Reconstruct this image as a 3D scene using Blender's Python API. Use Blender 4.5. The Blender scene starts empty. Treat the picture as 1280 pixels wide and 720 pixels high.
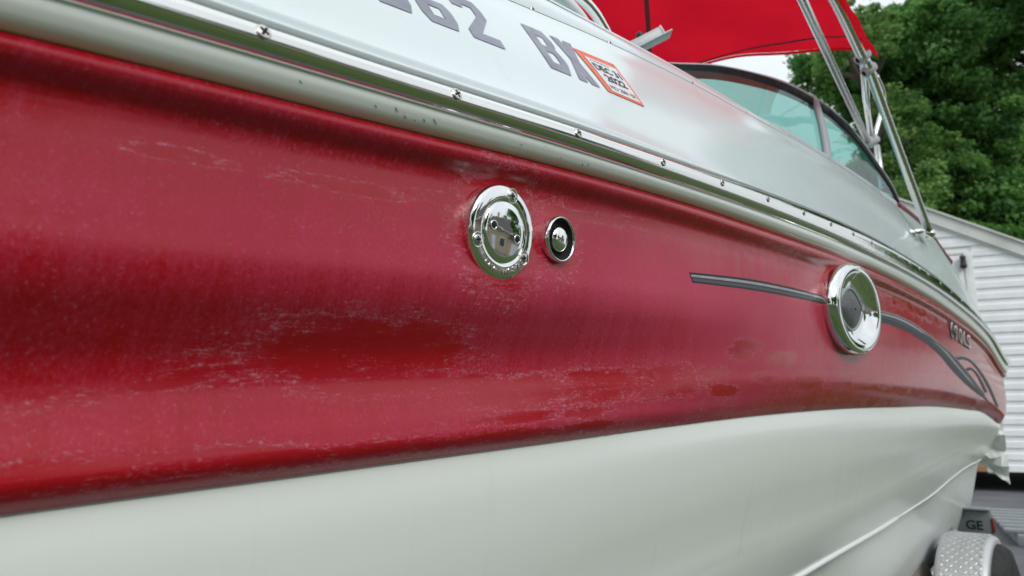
import numpy as np
from math import sin,cos,pi,radians,sqrt
# ---- hull frame: a plan curve (the rub rail) with a local outboard normal ----
KN=np.array([-0.5,-0.2,0.1,0.4,0.7,1.0,1.35,1.7,2.1,2.5,2.9,3.3,3.7,4.0,4.2])
H={}
H['rail']=[1.3676,1.4096,1.4428,1.4779,1.5103,1.5396,1.5649,1.5827,1.5937,1.5955,1.5835,1.5653,1.5303,1.4688,1.4415]
H['steeltop']=[0.0095,0.0105,0.012,0.0135,0.0143,0.0177,0.0247,0.0306,0.0334,0.0363,0.0370,0.0355,0.033,0.0337,0.0337]
H['steelbot']=[-0.018,-0.017,-0.0143,-0.0157,-0.02,-0.0241,-0.0254,-0.0256,-0.0228,-0.0198,-0.015,-0.0125,-0.013,-0.0123,-0.0123]
H['redtop']=[-0.038,-0.0360,-0.0329,-0.0323,-0.036,-0.0433,-0.046,-0.0467,-0.0465,-0.0462,-0.043,-0.0423,-0.0455,-0.0441,-0.0441]
H['bound']=[-0.312,-0.322,-0.336,-0.3535,-0.3677,-0.3803,-0.3911,-0.398,-0.4007,-0.3939,-0.3809,-0.366,-0.3374,-0.3050,-0.300]
H['knuckle']=[-0.56,-0.585,-0.6,-0.61,-0.617,-0.6306,-0.650,-0.6567,-0.6478,-0.6247,-0.5862,-0.5443,-0.505,-0.4390,-0.408]
H['chine']=[-0.70,-0.715,-0.73,-0.74,-0.747,-0.752,-0.756,-0.7582,-0.7541,-0.7358,-0.7015,-0.6479,-0.5853,-0.5140,-0.480]
H['L1']=[0.0405,0.0412,0.0434,0.0444,0.0395,0.0368,0.0391,0.0463,0.0540,0.0559,0.0559,0.0559,0.0559,0.0559,0.0559]
H['seam']=[0.23,0.24,0.25,0.265,0.2845,0.2975,0.3091,0.3289,0.3534,0.3746,0.3979,0.425,0.445,0.46,0.465]
H['crest']=[0.335,0.338,0.34,0.3427,0.3464,0.3532,0.3606,0.3718,0.3963,0.4246,0.4601,0.5005,0.5345,0.562,0.5716]
H={k:np.array(v) for k,v in H.items()}
def herm(yk,x,xk=KN):
    x=np.clip(np.asarray(x,float),xk[0],xk[-1])
    d=np.diff(yk)/np.diff(xk);m=np.zeros(len(yk));m[0]=d[0];m[-1]=0 if xk is KN else d[-1]
    h=np.diff(xk);m[1:-1]=(d[:-1]*h[1:]+d[1:]*h[:-1])/(h[1:]+h[:-1])
    i=np.clip(np.searchsorted(xk,x,side='right')-1,0,len(xk)-2)
    t=(x-xk[i])/h[i]
    return (2*t**3-3*t**2+1)*yk[i]+(t**3-2*t**2+t)*h[i]*m[i]+(-2*t**3+3*t**2)*yk[i+1]+(t**3-t**2)*h[i]*m[i+1]
SMIN,SMAX,SC=-2.6,6.7,4.18
def _plan():
    ds=.01;p0=np.array([-0.18774725,0.50250374])
    def th(s):
        t=radians(40.9-.25*s)
        if s>SC:
            u=min(s-SC,.0+.7197); t-=(u*u/.24/.42 if u<.12 else (u-.06)/.42)
        if s<-.45: t+=min((-.45-s)**2*.42,radians(75))
        return t
    f=[p0];T=[th(0)];S=[0.];p=p0.copy();s=0.
    while s<SMAX-1e-6:
        t=th(s+ds/2);p=p+ds*np.array([sin(t),cos(t)]);s+=ds;f.append(p);T.append(th(s));S.append(s)
    b=[];Tb=[];Sb=[];p=p0.copy();s=0.
    while s>SMIN+1e-6:
        t=th(s-ds/2);p=p-ds*np.array([sin(t),cos(t)]);s-=ds;b.append(p);Tb.append(th(s));Sb.append(s)
    return np.array(Sb[::-1]+S),np.array(b[::-1]+f),np.array(Tb[::-1]+T)
PS,PXY,PT=_plan()
def Q(s,o,z):
    """world point: station s metres aft of the first rail screw, o outboard of the rail line, z world height"""
    x=np.interp(s,PS,PXY[:,0]);y=np.interp(s,PS,PXY[:,1]);t=np.interp(s,PS,PT)
    return np.stack(np.broadcast_arrays(x+np.cos(t)*o,y-np.sin(t)*o,z),-1)
def ZR(s): return herm(H['rail'],s)
def HH(n,s): return herm(H[n],s)
def spline(pts,n):
    """Catmull-Rom through pts (v,o) -> function of v"""
    a=np.array(pts,float);return lambda v: herm(a[:,1],v,a[:,0])
_red=spline([(0,-.014),(.02,-.010),(.042,-.0085),(.062,-.013),(.088,-.0235),(.115,-.0265),(.155,-.0272),(.21,-.0264),(.28,-.0250),(.37,-.0225),(.45,-.0210),(.52,-.0265),(.60,-.041),(.68,-.0545),(.745,-.0575),(.82,-.0530),(.90,-.0465),(.945,-.0455),(.98,-.054),(1,-.062)],0)
_flat=spline([(0,-.014),(.02,-.009),(.045,-.006),(.07,-.009),(.10,-.018),(.14,-.0215),(.2,-.0215),(.35,-.0205),(.5,-.0205),(.65,-.0245),(.76,-.028),(.83,-.031),(.90,-.040),(.95,-.0485),(1,-.060)],0)
def red(s,v,d=0.):
    """painted band, v=0 at the rub rail, 1 at the boot line"""
    s=np.asarray(s,float);v=np.asarray(v,float)
    w=np.clip((s-.15)/1.0,0,1);w=w*w*(3-2*w)
    o=_red(v)*(1-w)+_flat(v)*w
    z=ZR(s)+HH('redtop',s)*(1-v)+HH('bound',s)*v
    return Q(s,o+d,z)
_low=spline([(0,-.064),(.12,-.061),(.3,-.065),(.5,-.075),(.7,-.089),(.85,-.099),(.94,-.104),(1,-.108)],0)
def low(s,v,d=0.):
    z=ZR(s)+HH('bound',s)*(1-v)+HH('knuckle',s)*v
    return Q(s,_low(v)+d,z)
def low2(s,v,d=0.):
    z=ZR(s)+HH('knuckle',s)*(1-v)+HH('chine',s)*v
    return Q(s,-.108-.042*v**1.15+d,z)
_dk=spline([(0,-.022),(.06,-.031),(.2,-.049),(.4,-.073),(.6,-.099),(.8,-.127),(.93,-.148),(1,-.158)],0)
def deck(s,v,d=0.):
    """deck side, v=0 ledge over the rail, 1 the screwed seam"""
    z=ZR(s)+HH('L1',s)*(1-v)+HH('seam',s)*v
    s_,v_=np.broadcast_arrays(s,v)
    return Q(s,_dk(v)+d*.8,z+d*.6)
def coam(s,v,d=0.):
    z=ZR(s)+HH('seam',s)*(1-v)+HH('crest',s)*v
    return Q(s,-.160-.035*v-.01*v*v+.006*np.sin(np.pi*v)+d,z)
import bpy, bmesh, random
from mathutils import Vector, Matrix
rnd=random.Random(7); rng=np.random.default_rng(5)
C=bpy.context.scene; col=C.collection
def R_(x): return radians(x)
# ================= camera, sky, sun, exposure =================
cam=bpy.data.objects.new('camera',bpy.data.cameras.new('camera')); col.objects.link(cam); C.camera=cam
cam.location=(0,0,1.15); cam.rotation_euler=(R_(90+10.5),0,0)
cam.data.sensor_width=36; cam.data.lens=36*900/1280; cam.data.clip_start=.02; cam.data.clip_end=2000
cam.data.dof.use_dof=True; cam.data.dof.focus_distance=.92; cam.data.dof.aperture_fstop=7.5
C.render.resolution_x=1024; C.render.resolution_y=576
C.view_settings.view_transform='Standard'; C.view_settings.look='None'; C.view_settings.exposure=0.0; C.view_settings.gamma=1
C.cycles.max_bounces=8; C.cycles.glossy_bounces=4; C.cycles.transparent_max_bounces=12; C.cycles.transmission_bounces=6
try: C.cycles.use_denoising=True
except Exception: pass
W=bpy.data.worlds.new('World'); C.world=W; W.use_nodes=True
SUN_EL,SUN_AZ=R_(36),R_(150)          # azimuth clockwise from +Y
def build_world():
    nt=W.node_tree; nt.nodes.clear(); N=nt.nodes.new; L=nt.links.new
    out=N('ShaderNodeOutputWorld'); mix=N('ShaderNodeMixShader')
    sky=N('ShaderNodeTexSky'); sky.sky_type='NISHITA'; sky.sun_disc=False; sky.sun_elevation=SUN_EL; sky.sun_rotation=SUN_AZ
    b1=N('ShaderNodeBackground'); b1.inputs[1].default_value=.10; L(sky.outputs[0],b1.inputs[0])
    # cloud deck: overcast luminance, brighter overhead (CIE overcast), with soft cloud structure
    tc=N('ShaderNodeTexCoord'); sep=N('ShaderNodeSeparateXYZ'); L(tc.outputs['Generated'],sep.inputs[0])
    cl=N('ShaderNodeMath'); cl.operation='MAXIMUM'; cl.inputs[1].default_value=0; L(sep.outputs[2],cl.inputs[0])
    m1=N('ShaderNodeMath'); m1.operation='MULTIPLY_ADD'; m1.inputs[1].default_value=.50; m1.inputs[2].default_value=.88; L(cl.outputs[0],m1.inputs[0])
    no=N('ShaderNodeTexNoise'); no.inputs['Scale'].default_value=2.2; no.inputs['Detail'].default_value=5; L(tc.outputs['Generated'],no.inputs[0])
    mr=N('ShaderNodeMapRange'); mr.inputs[1].default_value=.3; mr.inputs[2].default_value=.7; mr.inputs[3].default_value=.84; mr.inputs[4].default_value=1.12; L(no.outputs[0],mr.inputs[0])
    m2=N('ShaderNodeMath'); m2.operation='MULTIPLY'; L(m1.outputs[0],m2.inputs[0]); L(mr.outputs[0],m2.inputs[1])
    b2=N('ShaderNodeBackground'); b2.inputs[0].default_value=(.90,.965,1.0,1); L(m2.outputs[0],b2.inputs[1])
    mix.inputs[0].default_value=.88; L(b1.outputs[0],mix.inputs[1]); L(b2.outputs[0],mix.inputs[2]); L(mix.outputs[0],out.inputs[0])
build_world()
sl=bpy.data.lights.new('sun','SUN'); sl.energy=1.35; sl.angle=R_(30); sl.color=(1,.96,.9)
sun=bpy.data.objects.new('sun',sl); col.objects.link(sun)
sun.rotation_euler=Vector((-sin(SUN_AZ)*cos(SUN_EL),-cos(SUN_AZ)*cos(SUN_EL),-sin(SUN_EL))).to_track_quat('-Z','Y').to_euler()

# ================= materials =================
def mat(name,color=(.5,.5,.5),rough=.5,metal=0,spec=.5,coat=0,**kw):
    m=bpy.data.materials.new(name); m.use_nodes=True; b=m.node_tree.nodes['Principled BSDF']
    b.inputs['Base Color'].default_value=(*color,1); b.inputs['Roughness'].default_value=rough; b.inputs['Metallic'].default_value=metal
    b.inputs['Specular IOR Level'].default_value=spec; b.inputs['Coat Weight'].default_value=coat; b.inputs['Coat Roughness'].default_value=kw.get('coat_rough',.06)
    return m
class G:
    """tiny node-graph helper"""
    def __init__(s,m): s.m=m; s.nt=m.node_tree; s.b=s.nt.nodes.get('Principled BSDF')
    def n(s,t,**kw):
        x=s.nt.nodes.new('ShaderNode'+t)
        for k,v in kw.items(): setattr(x,k,v)
        return x
    def set(s,sock,v):
        if isinstance(v,bpy.types.NodeSocket): s.nt.links.new(v,sock)
        elif v is not None: sock.default_value=v if not (isinstance(v,tuple) and len(v)==3 and sock.type=='RGBA') else (*v,1)
    def math(s,op,a,b=None,c=None,clamp=False):
        x=s.n('Math',operation=op,use_clamp=clamp); s.set(x.inputs[0],a)
        if b is not None: s.set(x.inputs[1],b)
        if c is not None: s.set(x.inputs[2],c)
        return x.outputs[0]
    def ramp(s,v,lo,hi,a=0.,b=1.,smooth=True):
        x=s.n('MapRange',interpolation_type='SMOOTHSTEP' if smooth else 'LINEAR'); s.set(x.inputs[0],v)
        for i,q in zip((1,2,3,4),(lo,hi,a,b)): s.set(x.inputs[i],q)
        return x.outputs[0]
    def mix(s,f,a,b):
        x=s.n('Mix',data_type='RGBA'); s.set(x.inputs[0],f); s.set(x.inputs[6],a); s.set(x.inputs[7],b); return x.outputs[2]
    def coords(s,kind='UV',scale=(1,1,1),rot=0):
        t=s.n('TexCoord'); m=s.n('Mapping'); m.inputs['Scale'].default_value=scale; m.inputs['Rotation'].default_value=(0,0,rot)
        s.nt.links.new(t.outputs[kind],m.inputs[0]); return m.outputs[0]
    def noise(s,vec,scale,detail=3,rough=.55,dist=0):
        x=s.n('TexNoise'); s.set(x.inputs['Vector'],vec); x.inputs['Scale'].default_value=scale; x.inputs['Detail'].default_value=detail
        x.inputs['Roughness'].default_value=rough; x.inputs['Distortion'].default_value=dist; return x.outputs[0]
    def vor(s,vec,scale,feat='F1'):
        x=s.n('TexVoronoi',feature=feat); s.set(x.inputs['Vector'],vec); x.inputs['Scale'].default_value=scale; return x.outputs[0]
    def bump(s,h,strength=.3,dist=.002,prev=None):
        x=s.n('Bump'); x.inputs['Strength'].default_value=strength; x.inputs['Distance'].default_value=dist; s.set(x.inputs['Height'],h)
        if prev is not None: s.set(x.inputs['Normal'],prev)
        return x.outputs[0]
    def attr(s,name): return s.n('Attribute',attribute_name=name).outputs['Fac']

def red_gelcoat():
    m=mat('oxidized_red_gelcoat',(.4,.01,.02),.4,spec=.5); g=G(m)
    uv=g.coords('UV')
    clear=g.attr('clear')                                  # where the chalk has been rubbed off (wear map)
    chalk=g.attr('chalk')                                  # broad chalking of the gelcoat
    streak=g.noise(g.coords('UV',(22,3.0,1),.08),2.2,5,.68)          # faint rain runs down the side
    sv2=g.coords('UV',(70,38,1),.2); fine=g.noise(sv2,4.0,5,.75)    # fine mottled grain
    blot=g.noise(uv,11,6,.68); cloud=g.noise(uv,3.1,4,.6)
    hs=g.coords('UV',(7,46,1),.10); wipe=g.noise(hs,1.7,6,.72,.6)   # sideways wiping marks
    hs2=g.coords('UV',(60,300,1),-.12); scr=g.noise(hs2,1.0,5,.75,.4)
    edge=g.math('ADD',clear,g.math('MULTIPLY',g.math('SUBTRACT',blot,.5),1.0))
    edge=g.math('ADD',edge,g.math('MULTIPLY',g.math('SUBTRACT',wipe,.5),.95))
    edge=g.math('ADD',edge,g.math('MULTIPLY',g.math('SUBTRACT',fine,.5),.55))
    rub=g.ramp(edge,.34,.63)                               # 1 = clean red
    haze=g.math('ADD',chalk,g.math('MULTIPLY',g.math('SUBTRACT',cloud,.5),.75))
    haze=g.math('ADD',haze,g.math('MULTIPLY',g.math('SUBTRACT',streak,.5),1.0))
    haze=g.math('ADD',haze,g.math('MULTIPLY',g.math('SUBTRACT',fine,.5),1.25),clamp=True)
    haze=g.math('MULTIPLY',haze,g.math('SUBTRACT',1.,g.math('MULTIPLY',rub,.9)))
    # pale flakes of lifted chalk along the rubbed edges, hair scratches and scattered specks
    band=g.math('MULTIPLY',g.ramp(edge,.20,.40),g.ramp(edge,.66,.46))
    fl=g.noise(g.coords('UV',(120,230,1),.08),1.0,6,.85)
    fleck=g.math('MULTIPLY',band,g.ramp(fl,.52,.66))
    ridge=g.math('MULTIPLY',g.math('MULTIPLY',g.ramp(edge,.34,.385),g.ramp(edge,.455,.40)),g.ramp(fl,.44,.62)); ridge=g.math('MULTIPLY',ridge,g.ramp(cloud,.42,.60))
    hair=g.math('MULTIPLY',g.math('MULTIPLY',g.ramp(scr,.60,.68),g.ramp(clear,.05,.30)),g.ramp(edge,.85,.45))
    sp=g.noise(g.coords('UV',(210,170,1)),1.15,4,.75); specks=g.math('MULTIPLY',g.ramp(sp,.55,.70),g.ramp(blot,.36,.62,.08,.36))
    specks=g.math('MULTIPLY',specks,g.math('SUBTRACT',1.,rub))
    white=g.math('ADD',g.math('ADD',g.math('MULTIPLY_ADD',ridge,.6,g.math('MULTIPLY',fleck,.42)),g.math('MULTIPLY',hair,.40)),specks,clamp=True)
    c=g.mix(haze,(.41,.0034,.013),(.58,.062,.145))
    c=g.mix(g.ramp(cloud,.35,.75,0.,.35),c,(.31,.0036,.016))
    c=g.mix(white,c,(.60,.27,.35))
    g.set(g.b.inputs['Base Color'],c)
    far=g.attr('gloss')
    r=g.math('ADD',g.math('MULTIPLY',haze,.40),.16); r=g.math('ADD',r,g.math('MULTIPLY',white,.25)); r=g.math('MULTIPLY',r,g.ramp(far,0.,1.,1.,.34))
    g.set(g.b.inputs['Roughness'],r); g.set(g.b.inputs['Specular IOR Level'],g.ramp(haze,0.,.6,.42,.22))
    h=g.math('ADD',g.math('MULTIPLY',fine,.35),g.math('MULTIPLY',white,.9))
    h=g.math('ADD',h,g.math('MULTIPLY',blot,.6))
    g.set(g.b.inputs['Normal'],g.bump(h,.22,.0012)); return m
def white_gelcoat(name,color=(.70,.755,.745),rough=.22,dirt=.12):
    m=mat(name,color,rough,spec=.5); g=G(m); uv=g.coords('Object')
    n1=g.noise(uv,2.3,4,.6); n2=g.noise(uv,38,4,.7); _=0
    f=g.ramp(n1,.35,.75,0.,dirt*2)
    c=g.mix(f,color,tuple(k*q for k,q in zip(color,(.86,.90,.86))))
    dr=g.noise(g.coords('UV',(13,1.1,1),.04),2,5,.7); c=g.mix(g.math('MULTIPLY',g.ramp(dr,.56,.74,0.,dirt*3.2),g.ramp(n1,.3,.6)),c,tuple(k*q for k,q in zip(color,(.74,.74,.66))))
    hs=g.noise(g.coords('UV',(120,9,1),.35),2,4,.7); c=g.mix(g.math('MULTIPLY',g.ramp(hs,.66,.74,0.,dirt*3.),g.ramp(n1,.45,.65)),c,tuple(k*.62 for k in color))
    
    g.set(g.b.inputs['Base Color'],c); g.set(g.b.inputs['Roughness'],g.ramp(n2,.3,.7,rough*.9,rough*1.15))
    g.set(g.b.inputs['Normal'],g.bump(g.noise(uv,5,2,.5),.06,.01)); return m
def steel(name,color=(.80,.79,.76),rough=.09,scr=.5):
    m=mat(name,color,rough,metal=1); g=G(m)
    s=g.noise(g.coords('UV',(10,900,1)),1,4,.7); b=g.noise(g.coords('Object'),60,4,.7)
    g.set(g.b.inputs['Roughness'],g.math('ADD',g.ramp(s,.45,.75,rough,rough+.22*scr),g.ramp(b,.55,.8,0.,.2*scr)))
    g.set(g.b.inputs['Base Color'],g.mix(g.ramp(b,.6,.75,0.,.4*scr),color,(.50,.47,.42)))
    g.set(g.b.inputs['Normal'],g.bump(g.noise(g.coords('Object'),22,3,.6),.05,.004,g.bump(s,.05*scr,.0006))); return m
M={}
M['red']=red_gelcoat()
M['hullwhite']=white_gelcoat('weathered_hull_gelcoat',(.86,.89,.885),.18,.12)
M['deckwhite']=white_gelcoat('deck_gelcoat',(.71,.785,.82),.15,.08)
M['rubwhite']=white_gelcoat('flange_gelcoat',(.83,.865,.875),.2,.10)
M['steel']=steel('rub_rail_steel',(.82,.81,.78),.07,.7)
M['chrome']=steel('polished_chrome',(.86,.86,.85),.035,.25)
M['pole']=steel('brushed_tube',(.74,.73,.72),.24,.5)
M['dull']=steel('weathered_screw_steel',(.62,.60,.56),.25,.8)
M['black']=mat('black_rubber',(.012,.013,.014),.45)
M['seam']=mat('seam_sealant',(.20,.22,.24),.6)
M['redline']=mat('dark_red_trim',(.20,.012,.025),.4)
M['letter']=mat('registration_vinyl',(.235,.245,.32),.38)
M['stgrey']=mat('graphic_dark_vinyl',(.016,.019,.028),.42,spec=.25)
M['stsilver']=mat('graphic_silver_vinyl',(.36,.37,.40),.45,metal=.2)
M['stmid']=mat('graphic_grey_vinyl',(.075,.08,.095),.45,spec=.25)
M['orange']=mat('sticker_orange',(.85,.14,.05),.4); M['paper']=mat('sticker_white',(.78,.77,.80),.4); M['ink']=mat('sticker_ink',(.03,.04,.12),.5)
M['frame']=mat('windshield_black_trim',(.010,.012,.016),.6,spec=.15); M['alu']=mat('grey_aluminium',(.36,.38,.41),.35,metal=.5)
M['tail']=mat('red_lens',(.22,.008,.010),.25); M['wood']=mat('bare_timber',(.38,.22,.12),.8)
M['plast']=mat('torn_white_plastic',(.78,.80,.80),.5); M['tyre']=mat('tyre_rubber',(.018,.018,.019),.7)
M['vinylsid']=mat('vinyl_siding',(.88,.90,.92),.42); M['trimw']=mat('painted_trim',(.78,.78,.79),.5); M['rake']=mat('weathered_rake_paint',(.68,.69,.66),.55)
M['mesh']=mat('vent_mesh_grey',(.10,.10,.105),.42,metal=.6)
def wear(m,sc,amount,dark=.7):
    g=G(m); base=tuple(g.b.inputs['Base Color'].default_value)[:3]; n=g.noise(g.coords('Object'),sc,5,.65)
    g.set(g.b.inputs['Base Color'],g.mix(g.ramp(n,.35,.75,0.,amount),base,tuple(c*dark for c in base)))
    r=g.b.inputs['Roughness'].default_value; g.set(g.b.inputs['Roughness'],g.ramp(n,.3,.7,r*.85,min(1,r*1.25)))
for k,sc,a in (('letter',30,.5),('vinylsid',3,.35),('trimw',4,.4),('rake',3,.6),('wood',20,.8),('plast',15,.3),('orange',90,.4),('stsilver',40,.4),('alu',20,.3),('tyre',12,.3),('frame',30,.3)): wear(M[k],sc,a)
def mesh_mat():
    m=M['mesh']; g=G(m); v=g.vor(g.coords('Object'),420); g.set(g.b.inputs['Base Color'],g.mix(g.ramp(v,.25,.5),(.02,.02,.022),(.17,.17,.18)))
    g.set(g.b.inputs['Normal'],g.bump(v,.6,.001))
mesh_mat()
def canvas():
    m=bpy.data.materials.new('red_canvas'); m.use_nodes=True; nt=m.node_tree; nt.nodes.clear(); g=G(m)
    o=g.n('OutputMaterial'); d=g.n('BsdfDiffuse'); t=g.n('BsdfTranslucent'); mx=g.n('MixShader')
    w=g.noise(g.coords('Object'),2.2,4,.6); c=g.mix(g.ramp(w,.35,.7),(.66,.010,.026),(.55,.008,.022))
    fine=g.noise(g.coords('Object'),300,2,.5); bp=g.bump(fine,.3,.0006)
    for s in (d,t): g.set(s.inputs[0],c); g.set(s.inputs['Normal'],bp)
    mx.inputs[0].default_value=.5; nt.links.new(d.outputs[0],mx.inputs[1]); nt.links.new(t.outputs[0],mx.inputs[2]); nt.links.new(mx.outputs[0],o.inputs[0]); return m
M['canvas']=canvas()
def glass():
    m=bpy.data.materials.new('green_tinted_glass'); m.use_nodes=True; nt=m.node_tree; nt.nodes.clear(); g=G(m)
    o=g.n('OutputMaterial'); t=g.n('BsdfTransparent'); gl=g.n('BsdfGlossy'); mx=g.n('MixShader'); df=g.n('BsdfDiffuse'); m2=g.n('MixShader')
    t.inputs[0].default_value=(.27,.62,.55,1); gl.inputs[1].default_value=.02; df.inputs[0].default_value=(.16,.36,.33,1)
    lw=g.n('LayerWeight'); lw.inputs[0].default_value=.5; fz=g.math('MULTIPLY_ADD',g.math('POWER',lw.outputs['Facing'],4.5),.5,.05)
    g.set(m2.inputs[0],g.ramp(g.noise(g.coords('Object'),2.5,4,.6),.3,.7,.10,.26)); nt.links.new(t.outputs[0],m2.inputs[1]); nt.links.new(df.outputs[0],m2.inputs[2])
    g.set(mx.inputs[0],fz); nt.links.new(m2.outputs[0],mx.inputs[1]); nt.links.new(gl.outputs[0],mx.inputs[2]); nt.links.new(mx.outputs[0],o.inputs[0]); return m
M['glass']=glass()
def tread():
    m=mat('diamond_plate_aluminium',(.62,.62,.63),.42,metal=.7); return m
M['tread']=tread(); M['post']=mat('satin_grey_paint',(.46,.48,.52),.6,spec=.2); M['lightbar']=mat('pale_grey_channel',(.46,.49,.52),.3)
def asphalt():
    m=mat('asphalt',(.07,.072,.078),.85); g=G(m); o=g.coords('Object'); n=g.noise(o,1.2,4,.6); f=g.noise(o,90,3,.8)
    c=g.mix(g.ramp(n,.3,.7),(.075,.078,.088),(.14,.142,.155)); c=g.mix(g.ramp(f,.5,.75,0.,.6),c,(.19,.19,.19)); g.set(g.b.inputs['Base Color'],c)
    g.set(g.b.inputs['Normal'],g.bump(f,.6,.006)); return m
M['asphalt']=asphalt()
def lawn():
    m=mat('mown_grass',(.06,.12,.02),.9,spec=.2); g=G(m); o=g.coords('Object'); n=g.noise(o,.6,5,.7); f=g.noise(o,30,4,.8)
    c=g.mix(g.ramp(n,.3,.7),(.065,.105,.035),(.115,.155,.055)); c=g.mix(g.ramp(f,.35,.7,0.,.7),c,(.03,.07,.012)); g.set(g.b.inputs['Base Color'],c)
    g.set(g.b.inputs['Normal'],g.bump(f,.8,.03)); return m
M['lawn']=lawn()
def leaf(name,c1,c2):
    m=bpy.data.materials.new(name); m.use_nodes=True; g=G(m); b=g.b
    a=g.n('Attribute',attribute_name='tint').outputs['Fac']; c=g.mix(a,c1,c2); g.set(b.inputs['Base Color'],c); b.inputs['Roughness'].default_value=.55; b.inputs['Specular IOR Level'].default_value=.3
    t=g.n('BsdfTranslucent'); g.set(t.inputs[0],c); mx=g.n('MixShader'); mx.inputs[0].default_value=.48
    out=g.nt.nodes['Material Output']; g.nt.links.new(b.outputs[0],mx.inputs[1]); g.nt.links.new(t.outputs[0],mx.inputs[2]); g.nt.links.new(mx.outputs[0],out.inputs[0]); return m
M['leaf']=leaf('broad_leaf',(.065,.18,.050),(.27,.52,.14)); M['leaf2']=leaf('light_leaf',(.075,.19,.04),(.26,.42,.12))
M['bark']=mat('bark',(.09,.07,.055),.9); wear(M['bark'],15,.7)
M['beige']=mat('beige_stucco',(.50,.40,.29),.8); M['roofs']=mat('roof_shingle',(.07,.065,.06),.9); M['winglass']=mat('dark_window_glass',(.03,.035,.04),.08); M['carpet']=mat('bunk_carpet',(.20,.18,.15),.95)
M['galv']=mat('galvanised_grey_steel',(.21,.24,.26),.45,metal=.3); wear(M['galv'],12,.5)
M['grime']=mat('grimy_sealant',(.10,.045,.045),.8); M['dark']=mat('dark_recess',(.012,.012,.012),.9); M['pallet']=mat('grey_plastic',(.23,.25,.26),.6); wear(M['pallet'],10,.4)
M['cushion']=mat('pale_vinyl',(.66,.70,.70),.45)

# ================= mesh helpers =================
def link(name,me,m,parent=None,smooth=True,**props):
    if m is not None:
        for k in (m if isinstance(m,(list,tuple)) else [m]): me.materials.append(k)
    if smooth:
        me.polygons.foreach_set('use_smooth',[True]*len(me.polygons))
    o=bpy.data.objects.new(name,me); col.objects.link(o); o.parent=parent
    for k,v in props.items(): o[k]=v
    return o
def empty(name,loc=(0,0,0),rz=0,**props):
    o=bpy.data.objects.new(name,None); col.objects.link(o); o.location=loc; o.rotation_euler=(0,0,rz); o.empty_display_size=.1
    for k,v in props.items(): o[k]=v
    return o
def pydata(name,v,f):
    me=bpy.data.meshes.new(name); me.from_pydata([tuple(map(float,p)) for p in v],[],f); me.update(); return me
def grid_mesh(name,Pts,closed=False,uv=None,flip=False):
    """Pts: (n,m,3) array"""
    n,m=Pts.shape[:2]; me=bpy.data.meshes.new(name)
    idx=np.arange(n*m).reshape(n,m); a=idx[:-1,:-1];b=idx[1:,:-1];c=idx[1:,1:];d=idx[:-1,1:]
    if closed:
        a=idx[:-1,:];b=idx[1:,:];c=np.roll(idx,-1,1)[1:,:];d=np.roll(idx,-1,1)[:-1,:]
    q=np.stack([a,b,c,d] if not flip else [a,d,c,b],-1).reshape(-1,4)
    me.vertices.add(n*m); me.vertices.foreach_set('co',Pts.reshape(-1).astype(np.float32))
    me.loops.add(q.size); me.loops.foreach_set('vertex_index',q.reshape(-1).astype(np.int32))
    me.polygons.add(len(q)); me.polygons.foreach_set('loop_start',np.arange(0,q.size,4,dtype=np.int32)); me.polygons.foreach_set('loop_total',np.full(len(q),4,dtype=np.int32))
    me.update(calc_edges=True)
    if uv is not None:
        l=me.uv_layers.new(name='UVMap'); l.data.foreach_set('uv',uv.reshape(-1,2)[q.reshape(-1)].reshape(-1).astype(np.float32))
    return me
def tube(pts,r,seg=12,closed=False,caps=True,name='tube'):
    P_=[Vector(p) for p in pts]; n=len(P_); rs=r if hasattr(r,'__len__') else [r]*n
    v=[];f=[]; up=Vector((0,0,1)); prev=None
    for i,p in enumerate(P_):
        t=(P_[min(i+1,n-1)]-P_[max(i-1,0)]).normalized()
        if prev is None: x=t.cross(up if abs(t.z)<.95 else Vector((1,0,0))).normalized()
        else: x=(prev-t*prev.dot(t)).normalized()
        prev=x; y=t.cross(x)
        for k in range(seg):
            a=2*pi*k/seg; v.append(p+x*(cos(a)*rs[i])+y*(sin(a)*rs[i]))
    for i in range(n-1):
        for k in range(seg): f.append((i*seg+k,i*seg+(k+1)%seg,(i+1)*seg+(k+1)%seg,(i+1)*seg+k))
    if caps: f.append(tuple(range(seg-1,-1,-1))); f.append(tuple((n-1)*seg+k for k in range(seg)))
    return pydata(name,v,f)
def smoothpts(pts,n=24):
    a=np.array(pts,float); k=np.arange(len(a),dtype=float); x=np.linspace(0,len(a)-1,n)
    return np.stack([herm(a[:,i],x,k) for i in range(3)],-1)
def boxm(sx,sy,sz,bev=0,name='box',c=(0,0,0)):
    bm=bmesh.new(); bmesh.ops.create_cube(bm,size=1); bmesh.ops.scale(bm,vec=(sx,sy,sz),verts=bm.verts); bmesh.ops.translate(bm,vec=c,verts=bm.verts)
    if bev: bmesh.ops.bevel(bm,geom=bm.edges[:],offset=bev,segments=2,affect='EDGES',profile=.5)
    me=bpy.data.meshes.new(name); bm.to_mesh(me); bm.free(); return me
def lathe(prof,seg=48,sx=1.,sy=1.,name='lathe',cap=True):
    """prof: (r,z) from outside/bottom to centre; axis +Z"""
    v=[];f=[]
    for r,z in prof:
        for k in range(seg):
            a=2*pi*k/seg; v.append((r*cos(a)*sx,r*sin(a)*sy,z))
    n=len(prof)
    for i in range(n-1):
        for k in range(seg): f.append((i*seg+k,i*seg+(k+1)%seg,(i+1)*seg+(k+1)%seg,(i+1)*seg+k))
    if cap: f.append(tuple((n-1)*seg+k for k in range(seg)))
    return pydata(name,v,f)
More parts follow.
